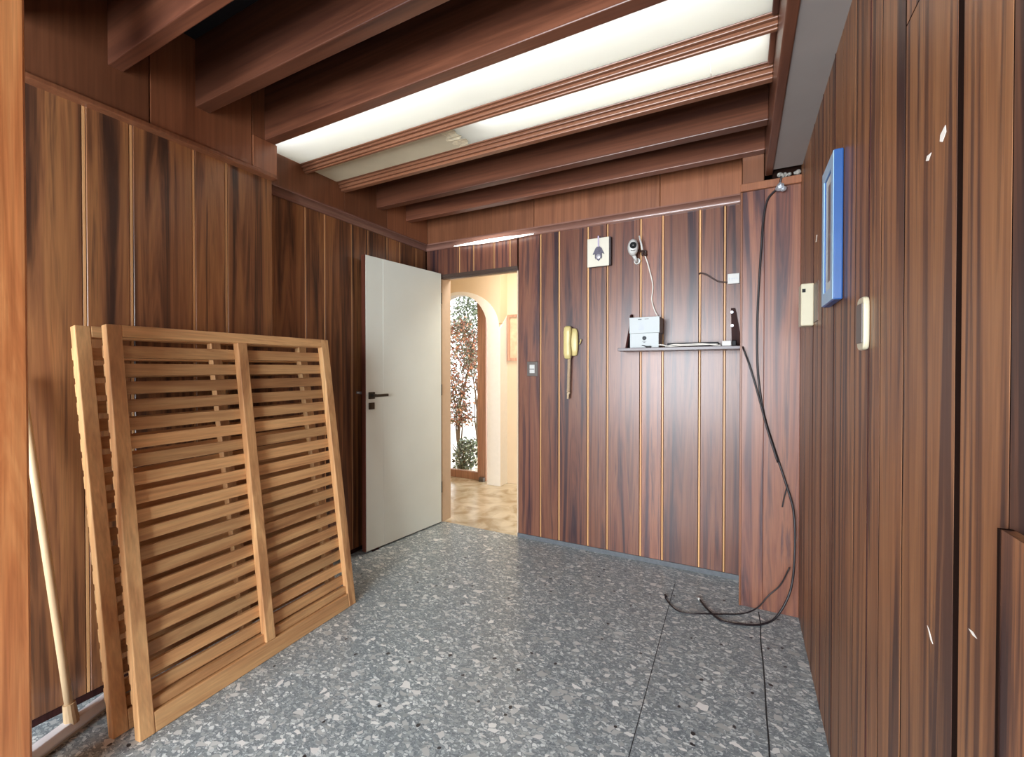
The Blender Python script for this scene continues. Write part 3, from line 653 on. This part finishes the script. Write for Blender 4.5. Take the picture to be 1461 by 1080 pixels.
b = MB(); b.tube(spline([(.006, 2.80, 1.41), (.010, yp - .014, 1.375), (.035, yp - .012, 1.30), (.060, yp - .012, 1.21), (.092, yp - .012, 1.08), (.114, yp - .014, .985), (.140, yp - .016, .89), (.168, yp - .022, .79)], 6), .0046, 8)
tag(b.build('shelf_cable', M['cable']), 'black cable dropping from the shelf end to join the cable on the pilaster', 'cable')
b = MB(); b.tube(spline([(.212, yp - .012, .68), (.196, yp - .006, .60), (.190, yp - .006, .56)], 5), .003, 6)
b2 = b; tag(b2.build('cable_offcut', M['cable']), 'short loose wire end branching off the pilaster cable', 'cable')
b = MB(); b.tube(spline([(-.366, 2.545, .012), (-.36, 2.52, .005), (-.30, 2.435, .005), (-.24, 2.42, .006), (-.177, 2.432, .016), (-.08, 2.50, .005), (.014, 2.555, .005), (.08, 2.60, .03), (.13, 2.63, .09), (.185, 2.634, .16), (.222, 2.622, .26)], 6), .0033, 7)
b.cyl((-.370, 2.556, .010), (.5, -1, 0), .0065, .02, 8)
tag(b.build('floor_cable', M['cable']), 'thin dark cable lying on the terrazzo with its plug end loose', 'cable')
# tape blob and rubble at the hole above the pilaster
rr = random.Random(4)
def lump(b, c, r, seed, mat=0):
    q = random.Random(seed); rings = []
    for i in range(1, 6):
        a = math.pi * i / 6
        rings.append([(c[0] + r * math.sin(a) * math.cos(2 * math.pi * k / 9) * q.uniform(.75, 1.2), c[1] + r * math.sin(a) * math.sin(2 * math.pi * k / 9) * q.uniform(.75, 1.2), c[2] - r * math.cos(a) * q.uniform(.85, 1.1)) for k in range(9)])
    b.loft(rings, mat, smooth=False)
b = MB(); lump(b, (.172, 2.622, 2.192), .021, 2); lump(b, (.186, 2.618, 2.180), .014, 3)
tag(b.build('tape_blob', M['foil']), 'small silvery knot of tape on the cable at the pilaster top', 'tape')
b = MB()
for k in range(11): lump(b, (.165 + rr.uniform(0, .095), 2.640 + rr.uniform(-.006, .02), 2.252 + rr.uniform(-.002, .012)), rr.uniform(.006, .014), 20 + k)
tag(b.build('plaster_rubble', M['rubble']), 'crumbs of broken plaster on the ledge above the pilaster', 'rubble')

# ------------------------------------------------------------------ right wall fittings
t = thing('blue_frame', (XR, 1.69, 1.473), 'tall bright blue picture frame hanging on the right wall', 'picture frame')
fy0, fy1, fz0, fz1, fx = 1.595, 1.80, 1.474, 1.918, .240
b = MB()
for y0, y1, z0, z1 in ((fy0, fy0 + .042, fz0, fz1), (fy1 - .042, fy1, fz0, fz1), (fy0 + .042, fy1 - .042, fz0, fz0 + .042), (fy0 + .042, fy1 - .042, fz1 - .042, fz1)): b.box(fx, XR - .001, y0, y1, z0, z1, 0)
b.build('moulding', M['blue_side'], t, bevel=.004)
b = MB()
for y0, y1, z0, z1 in ((fy0 + .003, fy0 + .040, fz0 + .003, fz1 - .003), (fy1 - .040, fy1 - .003, fz0 + .003, fz1 - .003), (fy0 + .040, fy1 - .040, fz0 + .003, fz0 + .040), (fy0 + .040, fy1 - .040, fz1 - .040, fz1 - .003)): b.box(fx - .0012, fx + .002, y0, y1, z0, z1, 0)
b.build('face', M['blue_front'], t)  # front faces in the lit copy of the blue
b = MB(); b.box(.2445, .252, fy0 + .03, fy1 - .03, fz0 + .03, fz1 - .03); b.build('mat_board', M['carton'], t)
b = MB(); b.box(.2437, .246, fy0 + .062, fy1 - .085, fz0 + .07, fz1 - .07); b.build('print', plain('picture_print', (96, 88, 86), .3, var=.5, scale=22), t)

t = thing('intercom_box', (XR, 2.22, 1.46), 'small ivory box left of and below the blue frame', 'wall box')
b = MB(); b.box(XR - .046, XR - .001, 2.178, 2.262, 1.447, 1.622); b.build('housing', M['ivory'], t, bevel=.004)
b = MB(); b.box(XR - .042, XR - .030, 2.1765, 2.179, 1.585, 1.600); b.build('sensor', M['black_plastic'], t)
b = MB(); b.box(XR - .003, XR, 2.06, 2.178, 1.458, 1.612); b.build('back_plate', M['right_wood'], t)
t = thing('rocker_switch', (XR, 1.35, 1.31), 'white rounded switch with grey insert below the blue frame', 'switch')
b = MB(); b.poly([(XR - .013, 1.322 + y, 1.377 + z) for _, y, z in [(0,) + (p[0], p[2]) for p in ring_xz(0, 0, 0, .034, .063, 32, 5)]], (.0125, 0, 0)); b.build('plate', M['ivory'], t, bevel=.004)
b = MB(); b.box(XR - .0155, XR - .012, 1.294, 1.350, 1.330, 1.424); b.build('insert', M['grey_plastic'], t, bevel=.002)

# ------------------------------------------------------------------ hall beyond the doorway
b = MB(); b.box(-4.4, -.5, YB + .01, 6.2, -.08, -.002); struct(b.build('floor_hall', M['marble']))
b = MB(); b.box(-4.4, -.5, YB + .1, 4.45, 2.7, 2.78); struct(b.build('ceiling_hall', M['hall_white']))
b = MB(); b.box(-.6, -.5, YB + .1, 4.45, 0, 2.7); b.box(-4.4, -4.3, YB + .1, 4.45, 0, 2.7)
b.box(-2.45, -2.215, YB + .1, YB + .12, 0, 2.7); b.box(-4.4, -2.45, YB + .02, YB + .12, 0, 2.7); b.box(-1.49, -.5, YB + .1, YB + .12, 0, 2.7); b.box(-2.215, -1.49, YB + .1, YB + .12, 2.035, 2.7)
struct(b.build('wall_hall', M['hall_beige']))
# arched wall
AX, AZ, AR, Y4, TH = -2.85, 1.71, .39, 4.14, .10
def arch_pts(cx, cz, rx, rz, n=24): return [(cx + rx * math.cos(math.pi * k / n), cz + rz * math.sin(math.pi * k / n)) for k in range(n + 1)]
inn = arch_pts(AX, AZ, AR, AR); outr = arch_pts(AX, AZ, .538, .425)
b = MB()
# beige above the band
for (x0, z0), (x1, z1) in zip(outr, outr[1:]): b.poly([(x0, Y4, z0), (x1, Y4, z1), (x1, Y4, 2.7), (x0, Y4, 2.7)], (0, TH, 0))
b.box(-4.3, AX - .538, Y4, Y4 + TH, 0, 2.7)
b.box(-2.312, -2.300, Y4, 4.30, 1.76, 2.7); b.box(-2.312, -.5, 4.30, 4.40, 0, 2.7)
struct(b.build('wall_hall_arch', M['hall_beige']))
b = MB()
for i in range(24): b.poly([(inn[i][0], Y4 - .004, inn[i][1]), (inn[i + 1][0], Y4 - .004, inn[i + 1][1]), (outr[i + 1][0], Y4 - .004, outr[i + 1][1]), (outr[i][0], Y4 - .004, outr[i][1])], (0, TH + .004, 0))
b.box(AX + AR, -2.312, Y4 - .004, Y4 + TH, 0, AZ); b.box(AX - .538, AX - AR, Y4 - .004, Y4 + TH, 0, AZ)
b.poly([(-2.316, Y4 - .002, 0), (-2.316, 4.30, 0), (-2.316, 4.30, 1.86), (-2.316, Y4 - .002, 1.70)], (.020, 0, 0))
struct(b.build('trim_15', M['hall_white']))
w2 = bpy.data.objects.new('window_2', None); w2.location = (-2.9, 4.3, 0); COL.objects.link(w2); struct(w2)
b = MB(); b.box(-2.655, -2.545, 4.25, 4.31, 0.0, 2.5); b.box(-3.4, -3.3, 4.25, 4.31, 0, 2.5); b.box(-3.3, -2.655, 4.255, 4.305, 0.0, .085); b.box(-3.3, -2.655, 4.255, 4.305, 2.3, 2.5)
b.build('frame', M['terracotta'], w2, bevel=.003)
b = MB(); b.box(-3.3, -2.655, 4.278, 4.284, .085, 2.3); b.build('pane', M['glass'], w2)
b = MB(); b.box(-2.61, -2.55, 4.20, 4.24, 0, .045); tag(b.build('door_wedge', M['grey_plastic'], bevel=.004), 'small dark block on the hall floor at the foot of the glazed frame', 'door stop')
t = thing('hall_picture', (-2.13, 4.29, 1.355), 'brown framed picture on the hall wall, partly hidden by the doorway', 'picture')
b = MB()
for x0, x1, z0, z1 in ((-2.285, -2.255, 1.355, 1.86), (-2.0, -1.97, 1.355, 1.86), (-2.255, -2.0, 1.355, 1.385), (-2.255, -2.0, 1.83, 1.86)): b.box(x0, x1, 4.275, 4.299, z0, z1)
b.build('frame', M['terracotta'], t)
b = MB(); b.box(-2.255, -2.0, 4.288, 4.296, 1.385, 1.83); b.build('picture_sheet', plain('faded_print', (206, 186, 150), .6, var=.2, scale=14), t)

# garden seen through the glass
b = MB(); b.box(-7, -1.5, 4.45, 9, -.10, -.03); struct(b.build('floor_garden', M['garden_ground']))
def shrub(name, c, h, spread, n, mat, label, seed, z0=.3, size=.05):
    q = random.Random(seed); t = thing(name, (c[0], c[1], -.03), label, 'plant')
    b = MB(); tips = []
    for k in range(7):
        a = q.uniform(0, 6.28); e = Vector((c[0] + spread * .7 * math.cos(a), c[1] + spread * .5 * math.sin(a), z0 + (h - z0) * q.uniform(.45, .95)))
        b.tube(spline([(c[0], c[1], -.03), (c[0] + q.uniform(-.05, .05), c[1], h * .3), e], 4), [.014 * (1 - .08 * i) for i in range(9)], 6); tips.append(e)
    b.build('stem', M['bark'], t)
    b = MB()
    for k in range(n):
        u = q.random(); z = z0 + (h - z0) * u
        rr_ = spread * (1.0 - .45 * abs(u - .5) * 2) * math.sqrt(q.random()); a = q.uniform(0, 6.28)
        p = Vector((c[0] + rr_ * math.cos(a) + .08 * math.sin(z * 5), c[1] + rr_ * .7 * math.sin(a), z + q.uniform(-.05, .05)))
        d = Vector((q.uniform(-1, 1), q.uniform(-1, 1), q.uniform(-1, .4))).normalized(); nrm = d.orthogonal().normalized()
        nrm = (Matrix.Rotation(q.uniform(0, 6.28), 3, d) @ nrm); s_ = size * q.uniform(.6, 1.3); bend = d.cross(nrm) * s_ * .12
        vs = [b.bm.verts.new(x) for x in (p, p + d * s_ * .5 + nrm * s_ * .28 + bend, p + d * s_, p + d * s_ * .5 - nrm * s_ * .28 + bend)]
        b._fin([b.bm.faces.new((vs[0], vs[1], vs[2])), b.bm.faces.new((vs[0], vs[2], vs[3]))], 0, (q.random(), q.random(), q.random(), 1))
    b.build('foliage', mat, t)
    return t
shrub('russet_shrub', (-3.52, 5.15), 1.95, .36, 3400, M['leaf_red'], 'tall russet-leaved shrub behind the arched hall window', 1, .50, .047)
shrub('green_climber', (-3.90, 6.25), 2.75, .55, 4200, M['leaf_green'], 'green climber with small leaves filling the top of the arched window', 2, 1.25, .055)
shrub('low_green_plant', (-3.15, 4.68), .36, .20, 800, M['leaf_green'], 'low green plant at the foot of the arched window', 3, .0, .05)
